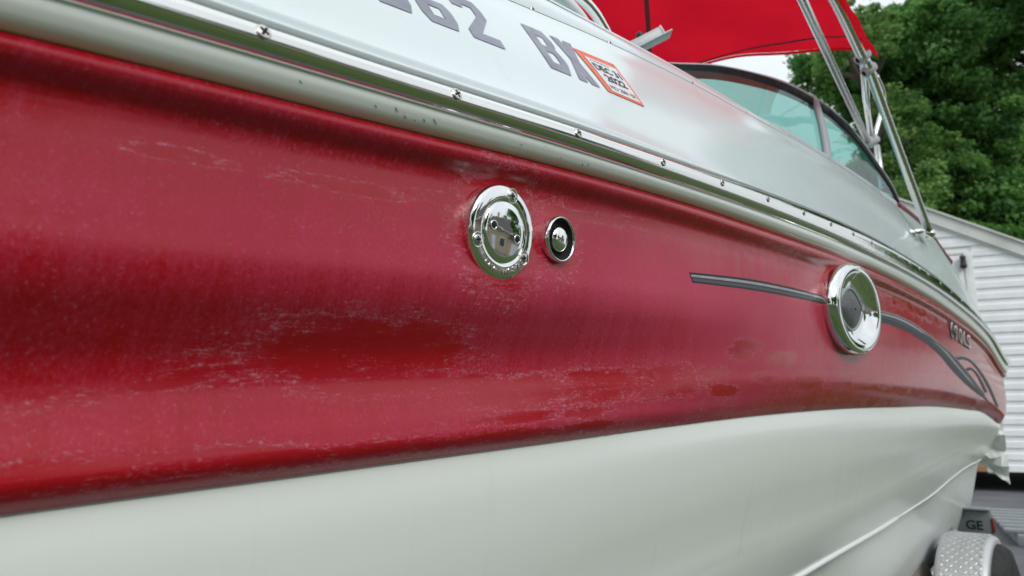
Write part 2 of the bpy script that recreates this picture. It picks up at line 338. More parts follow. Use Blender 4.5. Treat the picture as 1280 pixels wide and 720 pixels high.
def prism(poly,th,name='prism'):
    """poly in XY extruded from z=0 to th"""
    n=len(poly); v=[(x,y,0) for x,y in poly]+[(x,y,th) for x,y in poly]
    f=[tuple(range(n-1,-1,-1)),tuple(range(n,2*n))]+[(i,(i+1)%n,n+(i+1)%n,n+i) for i in range(n)]
    return pydata(name,v,f)
def frame_on(fn,s,v,d=0.):
    """matrix whose +Z is the outward surface normal, +X runs aft along the hull, +Y up"""
    p=Vector(fn(s,v,d)); ax=Vector(fn(s+.01,v,d))-Vector(fn(s-.01,v,d)); ax.normalize()
    up=Vector(fn(s,v-.02 if fn is red or fn is low else v+.02,d))-p; up.normalize()
    zz=ax.cross(up); zz.normalize(); up=zz.cross(ax)
    if zz.dot(Vector(Q(s,1.,0.))-Vector(Q(s,0.,0.)))<0: zz=-zz; 
    m=Matrix((ax,up,zz)).transposed().to_4x4(); m.translation=p; return m
def text_mesh(txt,size,extrude=0.,name='text',bold=0.):
    cu=bpy.data.curves.new(name,'FONT'); cu.body=txt; cu.size=size; cu.align_x='CENTER'; cu.align_y='CENTER'; cu.extrude=extrude; cu.offset=bold; cu.resolution_u=3
    o=bpy.data.objects.new(name,cu); col.objects.link(o); dg=bpy.context.evaluated_depsgraph_get(); dg.update()
    me=bpy.data.meshes.new_from_object(o.evaluated_get(dg)); bpy.data.objects.remove(o); bpy.data.curves.remove(cu); me.name=name; return me

# ================= ground =================
nrm=Vector((.757,-.653,0)); tan=Vector((.653,.757,0))
def sheet(name,corners,z,m,**p):
    me=pydata(name,[(x,y,z) for x,y in corners],[tuple(range(len(corners)))]); return link(name,me,m,None,False,**p)
sheet('driveway',[(-900,-900),(900,-900),(900,900),(-900,900)],0,M['asphalt'],kind='structure')
def off(a,b): v=nrm*a+tan*b; return (v.x,v.y)
sheet('lawn',[off(-.22,-60),off(60,-60),off(60,6.0),off(9,6),off(7,14),off(-.22,14)],.004,M['lawn'],kind='structure')
sheet('far_lawn',[(-80,19),(80,16),(120,120),(-120,120)],.004,M['lawn'],kind='structure')

# ================= the boat =================
boat=empty('motorboat',tuple(Q(2.0,-.9,0.4)),0,label='red and white bowrider motorboat with faded oxidized side, seen along its port side',category='boat')
WD={boat:Matrix.Translation(boat.location)}
I4=Matrix.Identity(4)
def bp(name,me,m,parent=None,smooth=True,world=None,**props):
    """a part: stays at its world matrix under its parent"""
    parent=parent or boat; world=world or I4
    if m is None: o=bpy.data.objects.new(name,me); col.objects.link(o)
    else: o=link(name,me,m,None,smooth,**props)
    o.parent=parent; o.matrix_parent_inverse=WD[parent].inverted(); o.matrix_basis=world; WD[o]=world; return o
def stations(s0,s1):
    a=[];s=s0
    while s<s1: a.append(s); s+=.01 if s<1.6 else .02
    a.append(s1); return np.array(a)
ST=stations(SMIN,SMAX)
def panel(name,fn,m,nv,v0=0.,v1=1.,hscale=.36,st=ST,parent=None,flip=False,attrs=None,**props):
    S_,V_=np.meshgrid(st,np.linspace(v0,v1,nv),indexing='ij'); P_=fn(S_,V_)
    uv=np.stack([S_,-V_*hscale],-1); me=grid_mesh(name,P_,uv=uv,flip=flip)
    if attrs:
        for an,fnc in attrs.items():
            at=me.attributes.new(an,'FLOAT','POINT'); at.data.foreach_set('value',fnc(S_,V_).reshape(-1).astype(np.float32))
    return bp(name,me,m,parent,**props)
PATCH=[(.145,.665,.125,.095,0),(.03,.70,.10,.022,-.5),(-.03,.735,.08,.018,-.5),(.20,.77,.13,.03,0),(.47,.805,.20,.062,0),(.66,.80,.12,.07,0),(.80,.765,.06,.03,0),(.40,.90,.14,.018,0),
 (.93,.66,.055,.055,0),(1.10,.70,.07,.05,0),(1.25,.80,.085,.075,0),(1.0,.80,.05,.03,0),(.86,.86,.05,.03,0),(1.5,.80,.05,.06,0),(-.04,.19,.035,.018,0),(.10,.20,.06,.02,0),(.20,.185,.05,.02,0),(.46,.155,.08,.02,0),(.36,.96,.20,.022,0),(-.05,.93,.14,.035,0),(.12,.95,.1,.03,0),
 (.30,.27,.062,.20,0),(.40,.27,.035,.13,0),(1.6,.10,.5,.05,0),(2.4,.12,.5,.08,0),(1.9,.93,.75,.09,0),(2.9,.92,.6,.10,0),(.72,.14,.2,.022,0)]
def clear_map(S_,V_):
    a=np.zeros_like(S_)
    for cu,cv,ru,rv,k in PATCH:
        vv=V_-(cv+k*(S_-cu)); d=np.sqrt(((S_-cu)/ru)**2+(vv/rv)**2); a=np.maximum(a,np.clip(1.6-.85*d,0,1.0))
    return a*.60
def chalk_map(S_,V_):
    a=np.full_like(S_,.07)
    for cu,cv,ru,rv,k in [(.55,.36,.42,.20,.42),(1.15,.45,.5,.28,.34),(.12,.36,.25,.10,.20),(-.12,.30,.10,.12,.14),(-.12,.83,.12,.07,.12),(.22,.90,.16,.045,.12),(.62,.93,.3,.05,.42),(1.0,.90,.3,.06,.34),(2.2,.45,1.0,.35,.36),(-.05,.055,.5,.02,.22),(.35,.58,.3,.14,.22),(.75,.66,.3,.16,.26),(.2,.80,.25,.12,.10),(1.2,.75,.3,.15,.2)]:
        a=a+k*np.exp(-((S_-cu)/ru)**2-((V_-cv)/rv)**2)
    return a
hull=panel('hull_side_band',red,M['red'],90,attrs={'clear':clear_map,'chalk':chalk_map,'gloss':lambda s,v:np.clip((s-.7)/1.4,0,1)},label='faded oxidized red gelcoat band with rubbed patches')
panel('hull_bottom',low,M['hullwhite'],44,0.,1.,.25)
# thin moulded step between red and white
S_,V_=np.meshgrid(ST,np.linspace(0,1,7),indexing='ij')
zb=ZR(S_)+HH('bound',S_); a_=V_*pi
bp('boot_line',grid_mesh('boot_line',Q(S_,-.0625+.0022*np.sin(a_)-.002*V_,zb+.0012-.0030*V_),uv=np.stack([S_,V_],-1)),mat('boot_line_vinyl',(.30,.20,.21),.3))
panel('hull_chine_flat',low2,M['hullwhite'],14,0.,1.,.12)
def bottom(s,v):
    s=np.asarray(s,float); k=np.clip((s+.2)/3.0,0,1); z0=ZR(s)+HH('chine',s)
    kv=np.array([0,.05,.10,.45,.70,1.]); o=herm(np.array([-.150,-.163,-.172,-.270,-.42,-.95]),v,kv); z=z0-herm(np.array([0,.006,.02,.34,.56,.72]),v,kv)
    return Q(s,o,z)
panel('hull_underside',bottom,M['hullwhite'],20,0.,1.,.5)
# chine spray rail
sr=np.linspace(-1,4.15,90); 
bp('spray_rail',tube(Q(sr,-.150,ZR(sr)+HH('chine',sr)-.002),[.0072 if s<2.3 else .003 for s in sr],12,name='spray_rail'),M['rubwhite'])
# white flange under the rub rail
def flange(s,v):
    z0=ZR(s)+HH('steelbot',s)+.002; z1=ZR(s)+HH('redtop',s)-.0015
    prof=herm(np.array([.0020,.0030,.0025,.0005,-.0030,-.0075,-.0135]),v,np.array([0,.25,.42,.6,.8,.93,1.0]))
    return Q(s,prof,z0*(1-v)+z1*v)
panel('rail_flange',flange,M['rubwhite'],16,0,1,.02)
bp('flange_gap',grid_mesh('gap',Q(S_,-.0125-.003*np.sin(a_),ZR(S_)+HH('redtop',S_)+.0006-.0026*V_)),M['dark'])
# polished half-oval rub rail insert
def rubrail(s,v):
    z0=ZR(s)+HH('steelbot',s);z1=ZR(s)+HH('steeltop',s); a=(.07+.86*v)*pi
    e=.80; cz=-np.cos(a); co=np.sin(a)**e
    return Q(s,-.004+.019*co,(z0+z1)/2+(z1-z0)/2*cz)
rail=panel('rub_rail',rubrail,M['steel'],26,0,1,.03,flip=True)
# deck lip: rounded bead, recessed step, ledge
def lip(s,v):
    zt=ZR(s)+HH('steeltop',s); zl=ZR(s)+HH('L1',s); h=zl-zt
    vo=np.array([0,.04,.12,.22,.32,.40,.45,.52,.9,.96,1.0]); oo=np.array([-.010,-.003,.0025,.0030,-.0015,-.009,-.0125,-.0135,-.0165,-.0185,-.022])
    return Q(s,herm(oo,v,vo),zt+.001+(h-.001)*v)
panel('deck_lip',lip,M['deckwhite'],44,0,1,.03)
bp('rail_gasket',grid_mesh('rail_gasket',Q(S_,-.0035-.004*np.abs(V_*2-1),ZR(S_)+HH('steeltop',S_)+.0004+.0016*(V_-.5)*2)),M['seam'])
panel('deck_side',deck,M['deckwhite'],40,0,1,.24)
def coamp(s,v):
    p=coam(s,v); return p
panel('coaming',coamp,M['deckwhite'],16,0,1,.08)
bp('deck_seam',grid_mesh('deck_seam',Q(S_,-.1575-.0025*np.abs(V_*2-1),ZR(S_)+HH('seam',S_)-.001+.0032*V_)),M['seam'])
def top(s,v):
    s=np.asarray(s,float); z=ZR(s)+HH('crest',s)
    return Q(s,-.205-.012*np.minimum(v*10,1)-.80*np.maximum(v-.1,0)/.9,z+.004*np.minimum(v*12,1)-.03*v)
panel('deck_top',top,M['deckwhite'],14,0,1,.8,st=ST[(ST>-1.2)&(ST<4.9)])
# rolled moulding on the crest
S5,V5=np.meshgrid(ST,np.linspace(0,1,9),indexing='ij')
bp('crest_moulding',grid_mesh('crest',Q(S5,-.199-.009+.009*np.cos(pi*V5*.9),ZR(S5)+HH('crest',S5)-.004+.009*np.sin(pi*V5*.9))),M['deckwhite'])
sr=np.linspace(3.05,4.9,90); bp('red_piping',tube(Q(sr,-.198,ZR(sr)+HH('crest',sr)+.004),.011,8,name='piping'),M['redline'])

# ---- screws ----
def screw_mesh(r=.0062,h=.0017,cross=True):
    bm=bmesh.new(); seg=24; prof=[(1,0),(.97,.35),(.8,.75),(.5,1.0),(.42,1.0)]; rings=[]
    for a,z in prof: rings.append([bm.verts.new((r*a*cos(2*pi*k/seg),r*a*sin(2*pi*k/seg),h*z)) for k in range(seg)])
    for i in range(len(rings)-1):
        for k in range(seg): bm.faces.new((rings[i][k],rings[i][(k+1)%seg],rings[i+1][(k+1)%seg],rings[i+1][k]))
    bm.faces.new(rings[-1]); me=bpy.data.meshes.new('screw_head'); bm.to_mesh(me); bm.free(); me.materials.append(M['dull'])
    return me
def cross_mesh(r,h):
    bm=bmesh.new()
    for q in (0,1):
        x,y=(r*.62,r*.17) if q==0 else (r*.17,r*.62)
        z=h*1.02+q*.00005; vs=[bm.verts.new((a*x,b*y,z)) for a,b in ((-1,-1),(1,-1),(1,1),(-1,1))]; bm.faces.new(vs)
    me=bpy.data.meshes.new('screw_recess'); bm.to_mesh(me); bm.free(); me.materials.append(M['dark']); return me
def rim_mesh(r):
    me=lathe([(r*1.28,-.0002),(r*1.2,.0004),(r*1.0,.0001)],20,name='screw_shadow'); return me
SM,CM=screw_mesh(),cross_mesh(.0062,.0017)
def add_screw(parent,mw,sc=1.,spin=0.,recess=True):
    w=mw@Matrix.Rotation(spin,4,'Z')@Matrix.Scale(sc,4)
    o=bp('screw',SM,None,parent,world=w)
    if recess: bp('screw_recess',CM,None,o if parent is boat else parent,world=w)
    return o
# rail frame: the insert's crown faces outboard
railsc=[-.009,.19,.387,.586,.774,.962,1.147,1.317,1.482,1.639,1.787,1.926,2.05,2.176,2.302,2.5,2.7,2.9,3.1,3.3]
def surf_matrix(p,ax,zz):
    ax=Vector(ax).normalized(); zz=Vector(zz).normalized(); up=zz.cross(ax).normalized(); ax=up.cross(zz)
    m=Matrix((ax,up,zz)).transposed().to_4x4(); m.translation=Vector(p); return m
for i,s in enumerate(railsc):
    v=.56
    p=rubrail(s,v); ax=rubrail(s+.01,v)-rubrail(s-.01,v); up=rubrail(s,v+.03)-rubrail(s,v-.03); zz=np.cross(ax,up)
    if np.dot(zz,Q(s,1.,0.)-Q(s,0.,0.))<0: zz=-zz
    mw=surf_matrix(p,ax,zz)
    add_screw(rail,mw,1.,rnd.random()*3)
# ---- deck screws along the seam ----
for s in [.32,.52,.735,1.05,1.33,1.62,2.06,2.22,2.39,2.52,2.66,2.8]:
    m=frame_on(coam,s,.04,.001) if s<1 else frame_on(coam,s,.03,.001)
    add_screw(boat,m,.85,rnd.random()*3)
# ---- waste deck plate ----
def upright(s,v,d,tilt=0.):
    p=Vector(red(s,v,d)); ax=(Vector(Q(s+.02,0,1.))-Vector(Q(s-.02,0,1.))).normalized(); ax=(ax+Vector((0,0,.06))).normalized()
    zz=Vector((ax.y,-ax.x,tilt)).normalized(); up=zz.cross(ax); m=Matrix((ax,up,zz)).transposed().to_4x4(); m.translation=p; return m
def plate():
    mw=upright(.289,.280,.0085,-.14)
    r=.0505
    prof=[(r*.97,-.014),(r,-.002),(r*.992,.0006),(r*.965,.0026),(r*.91,.0037),(r*.82,.0043),(r*.74,.0045),(r*.668,.0045),(r*.656,.0038),(r*.645,.0036)]
    fl=bp('waste_fitting',lathe(prof,72,name='fitting'),M['chrome'],boat,world=mw,label='polished round waste deck fitting with three screws')
    plug=[(r*.640,.0030),(r*.638,.0042),(r*.626,.0047),(r*.50,.0054),(r*.3,.0060),(r*.15,.0062),(r*.03,.0063)]
    bp('plug',lathe(plug,64,name='plug'),M['chrome'],fl,world=mw)
    for dx,dy in ((-.37,.10),(.37,-.10)):
        bp('spanner_hole',lathe([(.0052,.0003),(.0052,.0010),(.0040,.0012),(.0036,-.0006)],24,name='hole'),M['chrome'],fl,world=mw@Matrix.Translation((dx*r,dy*r,.0054)))
        bp('spanner_recess',lathe([(.0036,.0012),(.0030,.0016)],20,name='hole'),M['dark'],fl,world=mw@Matrix.Translation((dx*r,dy*r,.0052)))
    for an in (78,198,325):
        x,y=cos(R_(an))*r*.805,sin(R_(an))*r*.805
        bp('screw_cup',lathe([(.0084,-.0012),(.0079,.0002),(.0072,-.0001),(.0062,-.0010)],28,name='cup'),M['chrome'],fl,world=mw@Matrix.Translation((x,y,.0046)))
        add_screw(fl,mw@Matrix.Translation((x,y,.0034)),.95,rnd.random()*3)
    # raised lettering bent along the lower rim
    txt='TEMP WASTE'; n=len(txt)
    for i,ch in enumerate(txt):
        if ch==' ': continue
        a=R_(-142+ (i+.5)*104/n)
        me=text_mesh(ch,.0084,.0006,'letter',.00022)
        w=mw@Matrix.Translation((cos(a)*r*.82,sin(a)*r*.82,.0044))@Matrix.Rotation(a+pi/2,4,'Z')@Matrix.Rotation(R_(0),4,'X')
        bp('letter',me,M['dull'],fl,False,world=w)
plate()
def drain():
    mw=upright(.389,.272,.0045,-.12); r=.0275
    prof=[(r*.95,-.012),(r,.0),(r*.985,.0045),(r*.95,.0078),(r*.91,.0086),(r*.875,.0080),(r*.86,.006)]
    d=bp('vent_fitting',lathe(prof,56,name='vent',cap=False),M['chrome'],boat,world=mw,label='small round chrome fitting with a domed button')
    bp('recess',lathe([(r*.865,.0065),(r*.82,.0012),(r*.70,.0004),(r*.3,.0002)],40,name='recess'),M['dark'],d,world=mw)
    bp('button',lathe([(r*.54,.0004),(r*.54,.0045),(r*.51,.0062),(r*.40,.0078),(r*.2,.0090),(r*.05,.0093)],40,name='button'),M['chrome'],d,world=mw)
drain()
# ---- large chrome hull vent ----
def vent():
    mw=upright(1.515,.345,.0,-.05)
    rx,ry=.186,.106
    def ring(name,prof,m,parent,seg=96,cx=0.,cy=0.,lens=0.):
        """prof: (scale, height, lens) - lens blends the outline from oval to pointed eye"""
        P_=np.zeros((len(prof),seg,3))
        for i,(k,h,le) in enumerate(prof):
            for j in range(seg):
                a=2*pi*j/seg; x=cos(a); y=sin(a)
                ye=(1-abs(x)**1.7)*np.sign(y)*.88 if abs(y)>1e-9 else 0
                yy=y*(1-le)+ye*le
                P_[i,j]=(x*k*rx+cx*(1-k),yy*k*ry+cy*(1-k),h)
        me=grid_mesh(name,P_,closed=True); return bp(name,me,m,parent,world=mw)
    v=bp('hull_vent',lathe([(.1,.001),(.02,.001)],8),M['dark'],boat,world=mw,label='large oval chrome vent with an eye-shaped mesh opening')
    ring('bezel',[(.99,-.012,0),(1.01,.006,0),(1.005,.016,0),(.985,.024,0),(.945,.0295,.0),(.90,.031,.02),(.83,.0305,.05),(.79,.028,.08)],M['chrome'],v)
    ring('throat',[(.79,.028,.08),(.74,.021,.15),(.66,.013,.28),(.57,.008,.42),(.50,.006,.55)],M['chrome'],v)
    ring('inner_lip',[(.53,.005,.5),(.52,.0085,.55),(.495,.0095,.6),(.475,.0085,.65),(.47,.006,.65)],M['alu'],v)
    ring('mesh_screen',[(.48,.006,.65),(.35,.0125,.65),(.2,.016,.6),(.03,.017,.5)],M['mesh'],v)
vent()
# ---- vinyl graphics on the band ----
def ribbon(name,a,b,m,d=.0006,parent=None,n=90,k=5,fn=red,**pr):
    """a,b: (s,v) control polylines (upper, lower)"""
    A=np.array(a,float);B=np.array(b,float)
    def rs(X):
        t=np.linspace(0,len(X)-1,n); kk=np.arange(len(X),dtype=float); return np.stack([herm(X[:,0],t,kk),herm(X[:,1],t,kk)],-1)
    A,B=rs(A),rs(B); t=np.linspace(0,1,k)[None,:,None]; SV=A[:,None]*(1-t)+B[:,None]*t
    P_=fn(SV[...,0],SV[...,1],d); return bp(name,grid_mesh(name,P_),m,parent or boat,**pr)
st=ribbon('accent_stripe',[(.722,.316),(.80,.307),(.959,.291),(1.15,.289),(1.40,.296)],[(.730,.362),(.80,.357),(.955,.348),(1.15,.345),(1.40,.346)],M['stgrey'],.0005,label='narrow dark stripe with a silver core before the oval vent')
ribbon('stripe_edge',[(.722,.316),(.80,.307),(.959,.291),(1.15,.289),(1.40,.296)],[(.7225,.320),(.80,.311),(.959,.296),(1.15,.294),(1.40,.300)],M['stgrey'],.0010,st)
ribbon('stripe_core',[(.7245,.326),(.80,.318),(.959,.304),(1.15,.301),(1.40,.306)],[(.725,.336),(.80,.330),(.957,.318),(1.15,.314),(1.40,.318)],M['stsilver'],.0010,st)
ribbon('stripe_shadow',[(.7275,.342),(.80,.336),(.956,.325),(1.15,.321),(1.40,.324)],[(.7295,.355),(.80,.351),(.955,.341),(1.15,.338),(1.40,.340)],M['stmid'],.0010,st)  # grey vinyl band, the stripe's own colour
up=[(1.62,.290),(1.806,.288),(2.027,.280),(2.286,.315),(2.648,.416),(2.94,.544),(3.274,.682),(3.708,.855)]
lo=[(1.62,.372),(1.793,.372),(2.006,.378),(2.269,.418),(2.527,.500),(2.778,.622),(3.124,.745),(3.60,.850)]
def lerp(a,b,t): return [(x[0]*(1-t)+y[0]*t,x[1]*(1-t)+y[1]*t) for x,y in zip(a,b)]
fs=ribbon('flame_stripe',up,lo,M['stgrey'],.0005,label='dark curling stripe graphic sweeping down to the stern')
ribbon('stripe_highlight',lerp(up,lo,.14),lerp(up,lo,.34),M['stsilver'],.0011,fs)  # silver vinyl band belonging to the graphic itself
ribbon('stripe_midtone',lerp(up,lo,.46),lerp(up,lo,.60),M['stmid'],.0011,fs)
ribbon('stripe_edge',lerp(up,lo,-.03),lerp(up,lo,.04),M['stsilver'],.0011,fs)
t1=[(2.30,.345),(2.55,.385),(2.78,.445),(3.0,.53),(3.25,.63),(3.55,.77)]; t2=[(2.35,.372),(2.58,.42),(2.80,.49),(3.0,.58),(3.22,.69),(3.50,.82)]
ribbon('flame_tongue',t1,t2,M['stmid'],.0014,fs); ribbon('flame_edge',t1,lerp(t1,t2,.16),M['stsilver'],.0018,fs)
t1=[(2.86,.455),(2.98,.415),(3.15,.395),(3.35,.43),(3.58,.53),(3.80,.66),(3.98,.80)]; t2=[(2.92,.475),(3.02,.445),(3.16,.432),(3.32,.468),(3.52,.575),(3.72,.71),(3.9,.83)]
ribbon('flame_tongue',t1,t2,M['stgrey'],.0014,fs); ribbon('flame_edge',t1,lerp(t1,t2,.2),M['stsilver'],.0018,fs)
t1=[(3.06,.55),(3.18,.50),(3.32,.52),(3.48,.61),(3.62,.72)]; t2=[(3.10,.565),(3.19,.53),(3.30,.55),(3.43,.64),(3.55,.75)]
ribbon('flame_tongue',t1,t2,M['stgrey'],.0016,fs)
# ---- raised model number ----
def surf_text(txt,fn,s0,s1,v0,v1,m,d,parent,name,slant=0.,bold=0.,size=1.,sub=3,**pr):
    me=text_mesh(txt,1.,0.,name,bold); n=len(me.vertices); co=np.empty(n*3); me.vertices.foreach_get('co',co); co=co.reshape(-1,3)
    x0,x1=co[:,0].min(),co[:,0].max(); y0,y1=co[:,1].min(),co[:,1].max()
    bm=bmesh.new(); bm.from_mesh(me); bmesh.ops.subdivide_edges(bm,edges=[e for e in bm.edges if e.calc_length()>.12],cuts=sub,use_grid_fill=True); bmesh.ops.triangulate(bm,faces=bm.faces[:]); bm.to_mesh(me); bm.free()
    for vtx in me.vertices:
        x=(vtx.co.x-x0)/(x1-x0); y=(vtx.co.y-y0)/(y1-y0)
        s=s0+(s1-s0)*x+slant*y; v=v0+(v1-v0)*y; vtx.co=Vector(fn(s,v,d))
    return bp(name,me,m,parent or boat,False,**pr)
num=None
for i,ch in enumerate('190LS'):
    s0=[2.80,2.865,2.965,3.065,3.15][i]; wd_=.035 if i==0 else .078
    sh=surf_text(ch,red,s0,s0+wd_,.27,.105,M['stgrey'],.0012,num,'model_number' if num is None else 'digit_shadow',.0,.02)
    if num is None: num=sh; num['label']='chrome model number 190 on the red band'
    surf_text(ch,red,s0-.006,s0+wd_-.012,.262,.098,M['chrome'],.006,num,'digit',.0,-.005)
# ---- registration number: block strokes laid on the deck side ----
def strokes(segs,s0,w=.056,parent=None,name='letter'):
    """segs: quads in unit letter space (x 0..1, y 0..1 from bottom)"""
    vs=[];fs=[]
    for q in segs:
        n=10; k=4; base=len(vs); a,b,c,d_=[np.array(p,float) for p in q]       # a-b bottom side, d-c top side
        for i in range(n+1):
            t=i/n; l=a*(1-t)+d_*t; r=b*(1-t)+c*t
            for j in range(k+1):
                p=l*(1-j/k)+r*(j/k); s=s0+p[0]*w-.006*p[1]; v=.375+p[1]*.365
                vs.append(deck(s,v,.0008))
        for i in range(n):
            for j in range(k): x=base+i*(k+1)+j; fs.append((x,x+1,x+k+2,x+k+1))
    return bp(name,pydata(name,vs,fs),M['letter'],parent,True)
T=.34
def rect(x0,y0,x1,y1): return [(x0,y0),(x1,y0),(x1,y1),(x0,y1)]
h=.19
BB=[rect(0,0,T,1),[(T,0),(.82,0),(.95,h),(T,h)],[(T,.44),(.95,.44),(.85,.58),(T,.58)],[(T,1-h),(.95,1-h),(.82,1),(T,1)],[(.95-T,h),(.95,h),(1,.25),(1-T,.25)],rect(1-T,.25,1,.36),[(1-T,.36),(1,.36),(.95,.44),(.95-T,.44)],[(.9-T,.58),(.88,.58),(.97,.68),(.97-T,.68)],rect(.97-T,.68,.97,1-h)]
SIX=[[(.12,0),(.88,0),(1,h),(0,h)],rect(0,h,T,1-h),[(0,1-h),(1,1-h),(.88,1),(.12,1)],rect(1-T,h,1,.40),[(T,.40),(1,.40),(.88,.56),(T,.56)],rect(1-T,.72,1,1-h)]
ZERO=[[(.12,0),(.88,0),(1,h),(0,h)],rect(0,h,T,1-h),rect(1-T,h,1,1-h),[(0,1-h),(1,1-h),(.88,1),(.12,1)]]
TWO=[rect(0,0,1,h),[(0,h),(T+.1,h),(1,.62),(1-T,.62)],rect(1-T,.62,1,1-h),[(0,1-h),(1,1-h),(.88,1),(.12,1)],rect(0,.72,T,1-h)]
XX=[[(0,0),(.40,0),(.72,.5),(.28,.5)],[(.60,0),(1,0),(.72,.5),(.28,.5)],[(.28,.5),(.72,.5),(.40,1),(0,1)],[(.28,.5),(.72,.5),(1,1),(.60,1)]]
reg=strokes(SIX,.155,name='registration_number'); reg['label']='block registration characters 662 BX in grey vinyl'
strokes(SIX,.226,parent=reg); strokes(TWO,.300,parent=reg); strokes(BB,.447,parent=reg); strokes(XX,.512,parent=reg,w=.052); strokes(SIX,.08,parent=reg)
# ---- year sticker ----
def flat_on(name,quad,m,d,parent=None,n=8,**pr):
    """quad of (s,v): bl,br,tr,tl"""
    a,b,c,e=[np.array(q,float) for q in quad]; P_=np.zeros((n,n,3))
    for i in range(n):
        for j in range(n):
            u,w=i/(n-1),j/(n-1); p=(a*(1-u)+b*u)*(1-w)+(e*(1-u)+c*u)*w; P_[i,j]=deck(p[0],p[1],d)
    return bp(name,grid_mesh(name,P_),m,parent,**pr)
sA,sB,sC,sD=(.584,.372),(.688,.368),(.672,.712),(.556,.705)
def sm(u,w):
    a,b,c,e=[np.array(q) for q in (sA,sB,sC,sD)]; return (a*(1-u)+b*u)*(1-w)+(e*(1-u)+c*u)*w
stk=flat_on('year_sticker',[sA,sB,sC,sD],M['orange'],.0010,label='square orange-bordered 2022 registration sticker')
flat_on('sticker_panel',[sm(.15,.06),sm(.93,.06),sm(.93,.86),sm(.15,.86)],M['paper'],.0014,stk)
def stk_text(txt,u0,u1,w0,w1,bold):
    me=text_mesh(txt,1.,0.,'sticker_text',bold); n=len(me.vertices); co=np.empty(n*3); me.vertices.foreach_get('co',co); co=co.reshape(-1,3)
    x0,x1,y0,y1=co[:,0].min(),co[:,0].max(),co[:,1].min(),co[:,1].max()
    for vtx in me.vertices:
        p=sm(u0+(u1-u0)*(vtx.co.x-x0)/(x1-x0),w0+(w1-w0)*(vtx.co.y-y0)/(y1-y0)); vtx.co=Vector(deck(p[0],p[1],.0019))
    bp('sticker_text',me,M['ink'],stk,False)
stk_text('DEC 31',.20,.88,.56,.73,.03); stk_text('2022',.28,.82,.32,.50,.035); stk_text('MO 2081 BX',.20,.90,.12,.22,.0); stk_text('EXPIRES',.24,.7,.78,.82,-.0)
# ---- scuffs on the rail flange ----
for s,v,l in [(.105,.62,.012),(.126,.55,.02),(.139,.72,.014),(.152,.75,.006),(.161,.66,.015),(.172,.60,.028),(.300,.60,.010),(.372,.7,.01),(.415,.72,.016),(.425,.66,.02),(.03,.5,.012),(.34,.35,.006)]:
    n=5; P_=np.zeros((n,2,3))
    for i in range(n):
        t=i/(n-1); w=.0009*sin(pi*(t*.8+.1))
        for j in (0,1): P_[i,j]=flange(s+t*l*.25+(j-.5)*w*2,v+(t-.5)*l*12*.6)+ (Q(s,.0006,0.)-Q(s,0.,0.))
    bp('scuff_mark',grid_mesh('scuff',P_),M['seam'],boat)
# ================= windshield =================
wt=[(1.30,-.50,2.128),(1.38,-.455,2.130),(1.45,-.42,2.134),(1.6,-.35,2.164),(1.8,-.31,2.204),(2.0,-.29,2.244),(2.2,-.27,2.264),(2.4,-.255,2.272),(2.6,-.24,2.254),(2.8,-.225,2.204),(3.0,-.21,2.139),(3.14,-.207,2.075)]
wtw=np.array([Q(a,b,c) for a,b,c in wt])
def crestpt(s,o): return Q(s,o,ZR(s)+HH('crest',s)+.006-.04*max(0,(-o-.215)/.8))
wb=[(1.30,-.30),(1.36,-.27),(1.42,-.25),(1.50,-.235),(1.7,-.218),(1.95,-.216),(2.17,-.215),(2.4,-.214),(2.6,-.213),(2.8,-.212),(3.0,-.210),(3.13,-.208)]
wbw=np.array([crestpt(*q) for q in wb])
n=120; TT=smoothpts(wtw,n); BBp=smoothpts(wbw,n)
ws=bp('windshield',grid_mesh('base_channel',np.stack([BBp+np.array([0,0,z])+ (BBp*0+np.array([nrm.x,nrm.y,0])*o) for o,z in ((.006,-.01),(.010,.004),(.006,.016),(-.004,.020),(-.012,.016),(-.014,-.01))],1)),M['post'],boat,label='curved tinted windshield with black-edged top frame')
split=int(n*6.03/11)
def lean(i,t): return TT[i]*t+BBp[i]*(1-t)
def pane(i0,i1):
    P_=np.array([[lean(i,t)+np.array([nrm.x,nrm.y,0])*(.006*sin(pi*t)) for t in np.linspace(.0,1,14)] for i in range(i0,i1+1)]); bp('glass_pane',grid_mesh('glass_pane',P_),M['glass'],ws)
pane(0,split); pane(split,n-1)
bp('top_frame',tube(TT,[.008]*n,10,name='top_frame'),M['post'],ws)
inn=TT-(TT-BBp)/np.linalg.norm(TT-BBp,axis=1)[:,None]*.017
bp('frame_gasket',grid_mesh('gasket',np.stack([inn+np.array([nrm.x,nrm.y,0])*o+np.array([0,0,z]) for o,z in ((.004,.012),(.010,.004),(.011,-.018),(.007,-.030),(-.002,-.030))],1)),M['frame'],ws)
pt=TT[split+1]*1.0; pb=BBp[split-2]
d_=Vector((tan.x,tan.y,0))
P_=[]
for t in np.linspace(0,1,12):
    c=Vector(pb)*(1-t)+Vector(pt)*t+nrm*(.006*sin(pi*t)+.004); P_.append([c+d_*a+nrm*b for a,b in ((-.021,.002),(-.019,.010),(.019,.010),(.021,.002),(.019,-.008),(-.019,-.008))])
bp('divider_post',grid_mesh('post',np.array(P_),closed=True),M['post'],ws)
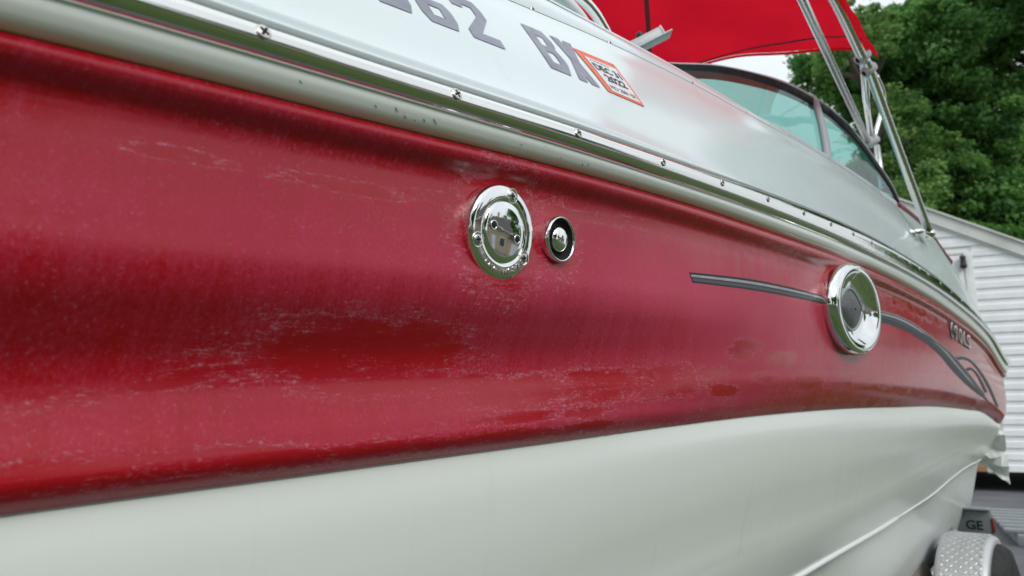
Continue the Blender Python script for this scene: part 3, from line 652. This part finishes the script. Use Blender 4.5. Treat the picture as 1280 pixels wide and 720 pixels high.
# ---- bow cushion, rail and frame bar in the cockpit opening ----
arc=[Q(*q) for q in [(.60,-.30,1.955),(.68,-.28,1.962),(.735,-.265,1.958),(.775,-.25,1.948),(.82,-.25,1.940),(.85,-.25,1.925),(.872,-.25,1.908),(.884,-.25,1.885),(.888,-.25,1.85)]]
A=smoothpts(arc,60)
wd=bp('grab_rail',tube(A,.0105,16,name='rail'),M['chrome'],boat,label='curved stainless grab rail at the bow opening')
ofs=np.array(Q(.8,-.292,0.))-np.array(Q(.8,-.25,0.))
bcu=bp('rail_pad',tube(A+ofs+np.array([0,0,.004]),.0185,16,name='pad'),M['cushion'],boat,label='pale padded sleeve beside the grab rail')
bp('piping',tube(A+ofs*1.5+np.array([0,0,.014]),.0045,8,name='piping'),M['redline'],bcu)
fb=bp('frame_bar',boxm(.20,.030,.030,.005),M['lightbar'],boat,world=Matrix.Translation(Q(1.325,-.47,2.148))@(Vector(Q(1.42,-.39,2.226))-Vector(Q(1.33,-.5,2.15))).to_track_quat('X','Z').to_matrix().to_4x4())
bp('bar_flange',boxm(.215,.046,.004,.001),M['lightbar'],fb,world=fb.matrix_basis@Matrix.Translation((.012,-.006,-.0165)))
bp('bar_cap',boxm(.006,.031,.031,.002),M['cushion'],fb,world=fb.matrix_basis@Matrix.Translation((.102,0,0)))
bp('bar_knob',lathe([(.010,0),(.011,.008),(.008,.014),(.002,.016)],16),M['black'],fb,world=fb.matrix_basis@Matrix.Translation((.045,.0,.016)))
stp=[Q(1.49,-.50,2.13),Q(1.49,-.50,2.20),Q(1.49,-.50,2.28),Q(1.485,-.50,2.36),Q(1.48,-.50,2.50),Q(1.47,-.50,2.60)]
# ================= bimini =================
bim=empty('bimini_top',tuple(Q(2.25,-.1,2.4)),0); bim.parent=boat; bim.matrix_parent_inverse=WD[boat].inverted(); WD[bim]=Matrix.Translation(bim.location); bim['label']='red canvas bimini top on folding steel bows'
def canopy(u,w):
    """u 0..1 aft->fwd, w 0..1 port->starboard"""
    s=2.30-u*.68+.02*np.sin(pi*w); o=-.10-1.85*w
    z=2.430+.09*u+.185*np.sin(pi*np.clip(w,0,1))+.010*np.sin(9*w+5*u)*np.sin(pi*w)+.004*np.sin(31*w+4*np.sin(7*u))*np.exp(-u*5)+.006*np.sin(23*u+9*w)*np.exp(-w*7)-.012*np.sin(pi*u*2)**2*np.sin(pi*w)
    return Q(s,o,z)
U_,W_=np.meshgrid(np.linspace(0,1,60),np.linspace(0,1,70),indexing='ij')
cv=bp('canopy',grid_mesh('canopy',canopy(U_,W_)),M['canvas'],bim)
# hanging hem on the port side and aft binding, dark seam tape
Pn=np.stack([canopy(np.linspace(0,1,60),0*np.linspace(0,1,60))+np.array([nrm.x*.012*k,nrm.y*.012*k,-.016*k]) for k in range(4)],1)
bp('canopy_hem',grid_mesh('hem',Pn),M['canvas'],cv)
wt_=np.linspace(0.0,.36,60); ut_=herm(np.array([.05,.105,.125,.08,.012,-.0]),wt_,np.array([0,.015,.04,.15,.33,.36]))
bp('seam_tape',grid_mesh('tape',np.stack([canopy(ut_,wt_)+np.array([0,0,-.003]),canopy(ut_+.017,wt_)+np.array([0,0,-.003])],1)),M['frame'],cv)
w_=np.linspace(0.0,1,80)
bp('hem_binding',grid_mesh('binding',np.stack([canopy(0*w_,w_)+np.array([0,0,-.001]),canopy(0*w_,w_)+np.array([0,0,-.012])],1)),M['canvas'],cv)
def pole(pts,r,name='bow_pole',m='pole',n=None,lab=None):
    pts=[tuple(p) for p in pts]; P2=smoothpts(pts,n) if n else pts
    return bp(name,tube(P2,r,12,name=name),M[m],bim)
main=pole([Q(3.0,-.085,1.905),Q(2.62,-.1,2.178),Q(2.305,-.1,2.355),Q(2.22,-.1,2.372),Q(1.95,-.1,2.445),Q(1.50,-.1,2.50)],.0165,n=30)
pole([Q(2.825,-.24,2.28),Q(1.63,-.1,2.29+.0),Q(1.30,-.06,2.28)],.013)
pole([Q(2.255,-.1,2.405),Q(2.55,-.17,2.36),Q(2.90,-.24,2.31)],.013,m='chrome')
pole([Q(2.90,-.2,2.590),Q(2.995,-.2,2.520),Q(2.925,-.24,2.32)],.009,n=14)
pole([Q(2.33,-.11,2.40),Q(2.72,-.19,2.575),Q(2.90,-.2,2.590)],.007,n=14)
pole([Q(2.95,-.235,2.30),Q(2.93,-.228,2.20),Q(2.9,-.22,2.1)],.012)
for p in ((2.24,-.1,2.372),(2.31,-.1,2.352),(2.82,-.24,2.275),(2.91,-.24,2.31)):
    bp('pole_knuckle',lathe([(.010,-.024),(.018,-.022),(.019,.0),(.018,.022),(.010,.024)],20),M['post'],bim,world=Matrix.Translation(Q(*p))@Matrix.Rotation(R_(50),4,'Y'))
bp('bimini_strap',grid_mesh('strap',np.stack([np.array(stp)-np.array([tan.x,tan.y,0])*.015,np.array(stp)+np.array([tan.x,tan.y,0])*.015],1)),M['black'],bim,False)
# mount fitting on the deck side
mb=frame_on(deck,2.72,.60,.002)
mt=bp('bimini_mount',lathe([(.030,0),(.031,.004),(.026,.009),(.014,.012),(.010,.02)],32,1.,.62),M['chrome'],boat,world=mb,label='stainless deck mount for the bimini leg')
bp('mount_arm',tube([mb@Vector((0,0,.008)),mb@Vector((.05,.006,.030)),Vector(Q(3.0,-.085,1.895))],[.012,.010,.012],12),M['chrome'],mt)
bp('mount_eye',lathe([(.012,-.014),(.020,-.012),(.021,.0),(.020,.012),(.012,.014)],24),M['chrome'],mt,world=Matrix.Translation(Q(3.0,-.085,1.90))@Matrix.Rotation(R_(70),4,'Y'))
# ================= trailer =================
tr=empty('boat_trailer',tuple(Q(3.15,-.1,0.)),0,label='grey boat trailer with diamond plate fender under the stern',category='trailer'); WD[tr]=Matrix.Translation(tr.location)
def hullframe(s,o,z):
    p=Vector(Q(s,o,z)); ax=(Vector(Q(s+.05,o,z))-Vector(Q(s-.05,o,z))).normalized(); yy=Vector((0,0,1)).cross(ax); m=Matrix((ax,yy,Vector((0,0,1)))).transposed().to_4x4(); m.translation=p; return m  # x aft, y inboard? (left of travel), z up
wf=hullframe(3.28,-.108,.0)
# fender: arc over the wheel, made of rolled tread plate
R0=.385; wz=.315; hw=.092
A_=np.linspace(R_(168),R_(12),60); prof=[(-hw,-.075),(-hw,-.02),(-hw+.006,-.006),(-hw+.02,0)]+[(-hw+.02+(2*hw-.04)*k/12,.002*sin(pi*k/12)) for k in range(1,12)]+[(hw-.02,0),(hw-.006,-.006),(hw,-.02),(hw,-.075)]
P_=np.array([[ (cos(a)*(R0+h_),y,wz+sin(a)*(R0+h_)) for y,h_ in prof] for a in A_])
fe=bp('fender',grid_mesh('fender',P_),M['tread'],tr,world=wf)
# raised lozenges of the tread plate
bars=[];fb_=[]
na=46; nw=9
for i in range(na):
    for j in range(nw):
        a=R_(166)-(R_(154))*(i+.5)/na; y=-hw+.028+(2*hw-.056)*j/(nw-1); dr=1 if (i+j)%2 else -1
        L_=.0125; w2=.0036; base=len(bars)
        for q,(lx,ly,hh) in enumerate([(-L_,-w2*0,.0004),(0,-w2,.0006),(L_,0,.0004),(0,w2,.0006),(0,0,.0026)]):
            c_,s_=cos(R_(45*dr)),sin(R_(45*dr)); x2,y2=lx*c_-ly*s_,lx*s_+ly*c_
            aa=a-x2/R0; rr=R0+hh+.001; bars.append((cos(aa)*rr,y+y2,wz+sin(aa)*rr))
        for q in range(4): fb_.append((base+q,base+(q+1)%4,base+4))
bp('tread_lozenges',pydata('lozenges',bars,fb_),M['tread'],fe,False,world=wf,kind='stuff')
wheel=bp('wheel',lathe([(.10,-.10),(.20,-.105),(.275,-.108),(.315,-.098),(.333,-.075),(.336,-.03),(.336,.03),(.333,.075),(.315,.098),(.275,.108),(.20,.105),(.10,.10)],64),M['tyre'],tr,world=wf@Matrix.Translation((0,-.030,.335))@Matrix.Rotation(R_(90),4,'X'))
bp('rim',lathe([(.19,.03),(.195,.105),(.185,.112),(.15,.08),(.06,.075),(.02,.09)],40),M['galv'],wheel,world=WD[wheel])
# light bracket behind the fender with cut-out characters
bm_=hullframe(4.02,-.235,.655)
bk=bp('light_bracket',boxm(.03,.235,.14,.006),M['galv'],tr,world=bm_)
bp('bracket_lip',boxm(.07,.236,.012,.004,c=(-.018,0,.076)),M['alu'],bk,world=bm_)
for y in (-.122,.122): bp('tail_light',boxm(.04,.010,.07,.004,c=(0,y,.0)),M['tail'],bk,world=bm_)
me=text_mesh('GE',.060,.002,'cut_lettering',.001)
bp('cut_lettering',me,M['dark'],bk,False,world=bm_@Matrix.Translation((-.0165,-.045,-.005))@Matrix.Rotation(R_(-90),4,'Z')@Matrix.Rotation(R_(90),4,'X'))
bp('frame_rail',boxm(5.2,.05,.10,.006),M['galv'],tr,world=hullframe(2.2,-.62,.40))
bp('axle',boxm(.06,1.9,.06,.005),M['galv'],tr,world=hullframe(3.30,-1.05,.33))
bp('bunk',boxm(2.6,.10,.09,.01),M['carpet'],tr,world=hullframe(2.9,-.50,.53))
bp('bunk_post',boxm(.06,.06,.30,.006),M['galv'],tr,world=hullframe(3.1,-.36,.52))
bp('bunk_carpet',boxm(.50,.035,.26,.012),M['carpet'],tr,world=hullframe(3.0,-.262,.52)@Matrix.Rotation(R_(-14),4,'X'))
bp('fender_strut',tube([wf@Vector((.1,.06,.70)),wf@Vector((.1,.25,.45)),wf@Vector((.1,.5,.40))],.018,10),M['galv'],tr)
bp('wiring',tube(smoothpts([wf@Vector(p) for p in ((.5,.16,.62),(.3,.19,.66),(.05,.17,.60),(-.2,.20,.66),(-.5,.24,.55))],30),.006,8),M['black'],tr)
# ================= torn plastic by the stern =================
def shreds():
    base=hullframe(4.33,-.05,0)
    r2=random.Random(3); v=[];f=[]
    edge=[(0,1.30,.05),(0,1.26,.09),(0,1.22,.06),(0,1.19,.13),(0,1.15,.09),(0,1.11,.16),(0,1.07,.10),(0,1.04,.15),(0,1.0,.20),(0,.97,.12),(0,.93,.15),(0,.90,.08),(0,.86,.05),(0,.84,.02)]
    for i,(x,z,w) in enumerate(edge):
        for j in range(5):
            t=j/4; v.append(base@Vector((.05+.03*sin(i*1.7+t*3)+.02*t, .02+w*t*.85-.03, z+.012*sin(i*2.3+j))))
    for i in range(len(edge)-1):
        for j in range(4): f.append((i*5+j,i*5+j+1,(i+1)*5+j+1,(i+1)*5+j))
    o=link('torn_plastic_sheet',pydata('plastic',v,f),M['plast'],None,False,label='ragged torn white plastic hanging behind the stern of the boat',category='plastic sheet')
    s=o.modifiers.new('thick','SOLIDIFY'); s.thickness=.003
shreds()
# ================= white sided building =================
W0=Vector((8.0933,12.3579,0)); ua=Vector((.913,-.407,0)); ub=Vector((.407,.913,0))
Bm=Matrix((ua,ub,Vector((0,0,1)))).transposed().to_4x4(); Bm.translation=W0
bl=empty('sided_building',tuple(W0),0,label='white vinyl-sided building with a sloping gable board behind the boat',category='building'); WD[bl]=Matrix.Translation(W0)
def rakez(u): return 4.746-.557*(u+.797)           # underside of the rake board
UL,UR=-4.5,5.6
ridge=-2.2
def rz(u): return rakez(u) if u>ridge else rakez(ridge)-.557*(ridge-u)
ph=.1935
z=.325;i=0
def plank(u0,z0,z1):
    # right end cut under the rake
    uu1=min(UR,-.797+(4.746-z1)/.557+.02); uu0=min(UR,-.797+(4.746-z0)/.557+.02)
    if uu1<=u0+.05: return None
    # dutch-lap profile: (depth toward viewer -y, z)
    pr=[(0.004,z0),(-.020,z0+.001),(-.0215,z0+.006),(-.018,z0+(z1-z0)*.52),(-.0075,z0+(z1-z0)*.60),(-.0045,z0+(z1-z0)*.66),(-.003,z1+.004),(0.004,z1+.004)]
    v=[];n=len(pr)
    for u,e in ((u0,0),(1,1)):
        for y,zz in pr:
            uu=u0 if e==0 else uu0+(uu1-uu0)*(zz-z0)/(z1-z0); v.append((uu,y,zz))
    f=[(k,(k+1)%n,n+(k+1)%n,n+k) for k in range(n)]+[tuple(range(n-1,-1,-1)),tuple(range(n,2*n))]
    return pydata('siding_plank',v,f)
while z<4.95:
    full=z>4.10
    me=plank(UL if full else .0,z,z+ph)
    if me: bp('siding_plank',me,M['vinylsid'],bl,False,world=Bm)
    z+=ph
# sheathing, corner trim, door side
def wallpoly(u0,u1,z0,y0,y1,name,m,topf):
    us=sorted({u0,u1}|({ridge} if u0<ridge<u1 else set())); prof=[(u0,z0),(u1,z0)]+[(u,topf(u)) for u in us[::-1]]
    n=len(prof); v=[(u,y0,zz) for u,zz in prof]+[(u,y1,zz) for u,zz in prof]
    f=[tuple(range(n)),tuple(range(2*n-1,n-1,-1))]+[(i,n+i,n+(i+1)%n,(i+1)%n) for i in range(n)]
    return bp(name,pydata(name,v,f),m,bl,False,world=Bm)
wallpoly(UL,UR,.34,.006,6.0,'wall_core',M['trimw'],lambda u:rz(u)+.02)
bp('corner_trim',boxm(.13,.04,3.79,.004,c=(-.067,-.014,.30+1.895)),M['trimw'],bl,world=Bm)
bp('door_panel',boxm(1.9,.02,3.45,.004,c=(-1.085,-.006,.42+1.9)),M['trimw'],bl,world=Bm)
bp('lintel_trim',boxm(2.06,.03,.07,.004,c=(-1.10,-.012,4.09)),M['trimw'],bl,world=Bm)
lt=bp('wall_lamp',lathe([(.05,0),(.06,.03),(.05,.06),(.04,.16),(.055,.20),(.02,.22)],16),M['black'],bl,world=Bm@Matrix.Translation((-.155,-.09,3.80)))
bp('latch_bracket',boxm(.10,.06,.15,.008,c=(-.125,-.06,.70)),M['black'],bl,world=Bm); 
bp('latch_arm',boxm(.16,.03,.035,.005,c=(-.24,-.07,.69)),M['black'],bl,world=Bm)
bp('skirt_board',boxm(.20,.05,.20,.004,c=(-.05,-.03,.42)),M['trimw'],bl,world=Bm)
bp('timber_block',boxm(.35,.2,.20,.006,c=(-.27,.05,.42)),M['wood'],bl,world=Bm)
bp('pier_block',boxm(.4,.4,.30,.01,c=(1.35,1.2,.152)),M['wood'],bl,world=Bm)
bp('sill_beam',boxm(UR-UL,.12,.05,.004,c=((UL+UR)/2,.12,.315)),M['dark'],bl,world=Bm)
# rake board
def slope_board(u0,u1,dz0,dz1,y0,y1,name,m):
    f_=rz; v=[];
    for u in (u0,u1):
        for y,dz in ((y0,dz0),(y0,dz1),(y1,dz1),(y1,dz0)): v.append((u,y,f_(u)+dz))
    f=[(0,1,2,3),(4,7,6,5),(0,4,5,1),(1,5,6,2),(2,6,7,3),(3,7,4,0)]
    return bp(name,pydata(name,v,f),m,bl,False,world=Bm)
for (a,b) in ((ridge,UR+.35),(ridge,UL-.35)):
    slope_board(a,b,.0,.055,-.045,.0,'rake_trim',M['trimw']); slope_board(a,b,.04,.265,-.085,-.04,'rake_board',M['rake']); slope_board(a,b,.266,.30,-.13,6.2,'roof',M['rake'])
# ================= plastic slatted pallet on the drive =================
pl=empty('slatted_pallet',(6.05,7.9,0),R_(-28),label='grey slatted plastic pallet lying on the driveway right of the fender',category='pallet'); WD[pl]=Matrix.Translation(pl.location)@Matrix.Rotation(R_(-28),4,'Z')
for k in range(7): bp('slat',boxm(2.2,.19,.035,.006,c=(.25,-1.2+k*.30,.125)),M['pallet'],pl,world=WD[pl])
for k in range(3): bp('runner',boxm(.12,2.2,.105,.006,c=(-.7+k*.9,-.3,.054)),M['pallet'],pl,world=WD[pl])
bp('slat_cap',boxm(.5,.12,.03,.006,c=(1.2,.85,.17)),M['black'],pl,world=WD[pl])
# ================= trees =================
def leaves(name,clumps,m,parent,world,nper,size,seed,flat=.6):
    r=np.random.default_rng(seed); cs=np.array([c[:3] for c in clumps]); rad=np.array([c[3] for c in clumps]); tint=np.array([c[4] for c in clumps])
    N_=len(clumps)*nper; idx=np.repeat(np.arange(len(clumps)),nper)
    d=r.normal(size=(N_,3)); d/=np.linalg.norm(d,axis=1)[:,None]; rr=r.random(N_)**.45
    p=cs[idx]+d*rr[:,None]*rad[idx][:,None]*np.array([1,1,flat])
    nn=d*.6+r.normal(size=(N_,3))*.6+np.array([0,0,.5]); nn/=np.linalg.norm(nn,axis=1)[:,None]
    t=np.cross(nn,r.normal(size=(N_,3))); t/=np.linalg.norm(t,axis=1)[:,None]; b=np.cross(nn,t)
    L_=size*(.6+.8*r.random(N_))[:,None]; w=L_*.34
    v=np.stack([p-t*L_*.5,p+b*w,p+t*L_*.5,p-b*w],1).reshape(-1,3)
    me=bpy.data.meshes.new(name); me.vertices.add(N_*4); me.vertices.foreach_set('co',v.reshape(-1).astype(np.float32))
    me.loops.add(N_*4); me.loops.foreach_set('vertex_index',np.arange(N_*4,dtype=np.int32)); me.polygons.add(N_)
    me.polygons.foreach_set('loop_start',np.arange(0,N_*4,4,dtype=np.int32)); me.polygons.foreach_set('loop_total',np.full(N_,4,dtype=np.int32)); me.update(calc_edges=True)
    at=me.attributes.new('tint','FLOAT','FACE'); at.data.foreach_set('value',np.clip(tint[idx]+r.normal(size=N_)*.16,0,1).astype(np.float32))
    return bp(name,me,m,parent,False,world=world)
def tree(name,loc,H_,lobes,label,m='leaf',nper=60,size=.17,clump=.55,dens=1.,seed=1,cat='tree',lobe_fill=.5,group=None):
    """lobes: list of (dx,dy,z,rx,rz)"""
    r=random.Random(seed); t=empty(name,loc,0,label=label,category=cat); WD[t]=Matrix.Translation(t.location)
    if group: t['group']=group
    w=WD[t]; pts=[(0,0,0),(r.uniform(-.2,.2),r.uniform(-.2,.2),H_*.3),(r.uniform(-.3,.3),r.uniform(-.3,.3),H_*.6),(0,0,H_*.92)]
    tk=bp('trunk',tube(smoothpts(pts,16),np.linspace(H_*.028,H_*.006,16),10),M['bark'],t,world=w)
    clumps=[]
    for (dx,dy,z,rx,rzz) in lobes:
        a=Vector((0,0,max(H_*.25,z-rx*1.2))); b=Vector((dx,dy,z)); mid=(a+b)/2+Vector((r.uniform(-.3,.3),r.uniform(-.3,.3),-.1))
        bp('branch',tube(smoothpts([a,mid,b],10),np.linspace(H_*.010,H_*.003,10),7),M['bark'],t,world=w)
        n=int(dens*16*(rx/clump)**1.6)
        for k in range(n):
            u=r.uniform(-1,1); th=r.uniform(0,2*pi); q=sqrt(1-u*u); rr=1 if r.random()>lobe_fill else r.uniform(.35,1)
            rr*=1+r.gauss(0,.10)
            c=(dx+q*cos(th)*rx*rr,dy+q*sin(th)*rx*rr,z+u*rzz*rr)
            clumps.append((*c,clump*r.uniform(.5,1.15),r.uniform(.05,.85)))
    leaves('crown',clumps,M[m],t,w,nper,size,seed); return t
def lobes(n,rad,z0,z1,rx,seed,ax=1.):
    r=random.Random(seed); out=[]
    for k in range(n):
        th=r.uniform(0,2*pi); q=rad*sqrt(r.random()); out.append((q*cos(th)*ax,q*sin(th),r.uniform(z0,z1),rx*r.uniform(.75,1.25),rx*r.uniform(.65,1.0)))
    return out
tree('broadleaf_tree',(17.6,22.5,0),16,lobes(22,4.2,4.5,15.5,2.0,4),'tall dense dark-green tree rising above the white building, at the right edge',nper=120,size=.165,clump=.58,dens=1.0,seed=11)
tree('broadleaf_tree',(14.0,23.5,0),15,lobes(19,2.5,4.0,14.6,1.65,8),'dense green tree directly left of the tallest one, behind the bimini poles',nper=115,size=.16,clump=.55,dens=1.0,seed=12)
tree('small_tree',(10.9,20.5,0),13.0,lobes(13,2.1,7.2,13.4,.80,5),'lighter open-crowned tree with sky showing through, behind the bimini corner',m='leaf2',nper=60,size=.13,clump=.34,dens=.27,seed=13,lobe_fill=.9)
tree('small_tree',(9.0,21.5,0),8.6,lobes(9,1.9,5.0,8.8,.9,9),'low airy tree seen through the windshield glass',m='leaf2',nper=60,size=.13,clump=.36,dens=.5,seed=14,lobe_fill=.9)
tree('bushy_tree',(21.5,20.0,0),8.5,lobes(11,2.6,2.0,7.6,1.7,15),'low bushy tree behind the gable board at the far right',nper=110,size=.16,clump=.55,dens=1.1,seed=16)
tree('bushy_tree',(12.0,27.0,0),8.5,lobes(12,3.4,2.0,7.6,1.6,19),'low dark tree behind the aft end of the windshield',nper=90,size=.17,clump=.55,dens=1.1,seed=17)
# ================= what the polished metal and gelcoat mirror: yard, house and trees beside the camera =================
hs=empty('beige_house',(23,-1.0,0),R_(-8),label='beige house across the lawn, mirrored in the polished fittings',category='house'); WD[hs]=Matrix.Translation(hs.location)@Matrix.Rotation(R_(-8),4,'Z'); hw_=WD[hs]
bp('wall',boxm(7,11,3.4,0,c=(3.5,0,1.7)),M['beige'],hs,False,world=hw_)
bp('roof',pydata('roof',[(-.5,-6,3.4),(-.5,6,3.4),(7.5,6,3.4),(7.5,-6,3.4),(3.5,-6,5.4),(3.5,6,5.4)],[(0,1,5,4),(2,3,4,5),(1,2,5),(3,0,4),(0,3,2,1)]),M['roofs'],hs,False,world=hw_)
for y in (-3.8,-.8,3.4):
    wn=bp('window',boxm(.08,1.25,1.4,.01,c=(-.03,y,1.75)),M['trimw'],hs,False,world=hw_)
    bp('pane',boxm(.02,1.05,1.2,0,c=(-.08,y,1.75)),M['winglass'],wn,False,world=hw_)
bp('door',boxm(.08,1.0,2.1,.01,c=(-.04,1.2,1.06)),M['trimw'],hs,False,world=hw_)
bp('garage',boxm(5,4.4,2.7,0,c=(2.2,7.2,1.35)),M['beige'],hs,False,world=hw_)
bp('garage_roof',pydata('garage_roof',[(-.6,4.9,2.7),(-.6,9.7,2.7),(5,9.7,2.7),(5,4.9,2.7),(-.3,7.3,4.0),(4.7,7.3,4.0)],[(0,3,5,4),(1,4,5,2),(0,4,1),(3,2,5),(0,1,2,3)]),M['roofs'],hs,False,world=hw_)
bp('garage_door',boxm(.08,2.6,2.1,.02,c=(-.33,7.2,1.06)),M['trimw'],hs,False,world=hw_)
bp('chimney',boxm(.6,.6,1.6,.02,c=(3.2,2.6,5.4)),M['beige'],hs,False,world=hw_)
bp('gutter',boxm(.12,12.0,.12,.02,c=(-.5,0,3.38)),M['trimw'],hs,False,world=hw_)
for i,(x,y) in enumerate([(34,-9),(35,6),(27,-16)]):
    tree('backyard_tree',(x,y,0),10,lobes(9,2.8,3.4,9,1.9,60+i),['backyard tree behind the left end of the beige house','backyard tree behind the garage of the beige house','backyard tree beyond the corner of the beige house'][i],nper=34,size=.40,clump=.9,dens=.8,seed=70+i,group='trees behind the beige house')
for i,(x,y) in enumerate([(10.5,-8.5),(1.5,-14),(6.5,-11.5),(-7,-13)]):  # unseen trees set close to darken the horizon the hull mirrors
    tree('yard_tree',(x,y,0),8.5,lobes(9,2.4,2.4,7.4,1.7,30+i),['yard tree beside the beige house across the lawn','yard tree straight behind the bow of the boat','yard tree second from the beige house, behind the camera','yard tree farthest beyond the bow'][i],nper=40,size=.34,clump=.8,dens=.8,seed=40+i,group='trees round the yard')
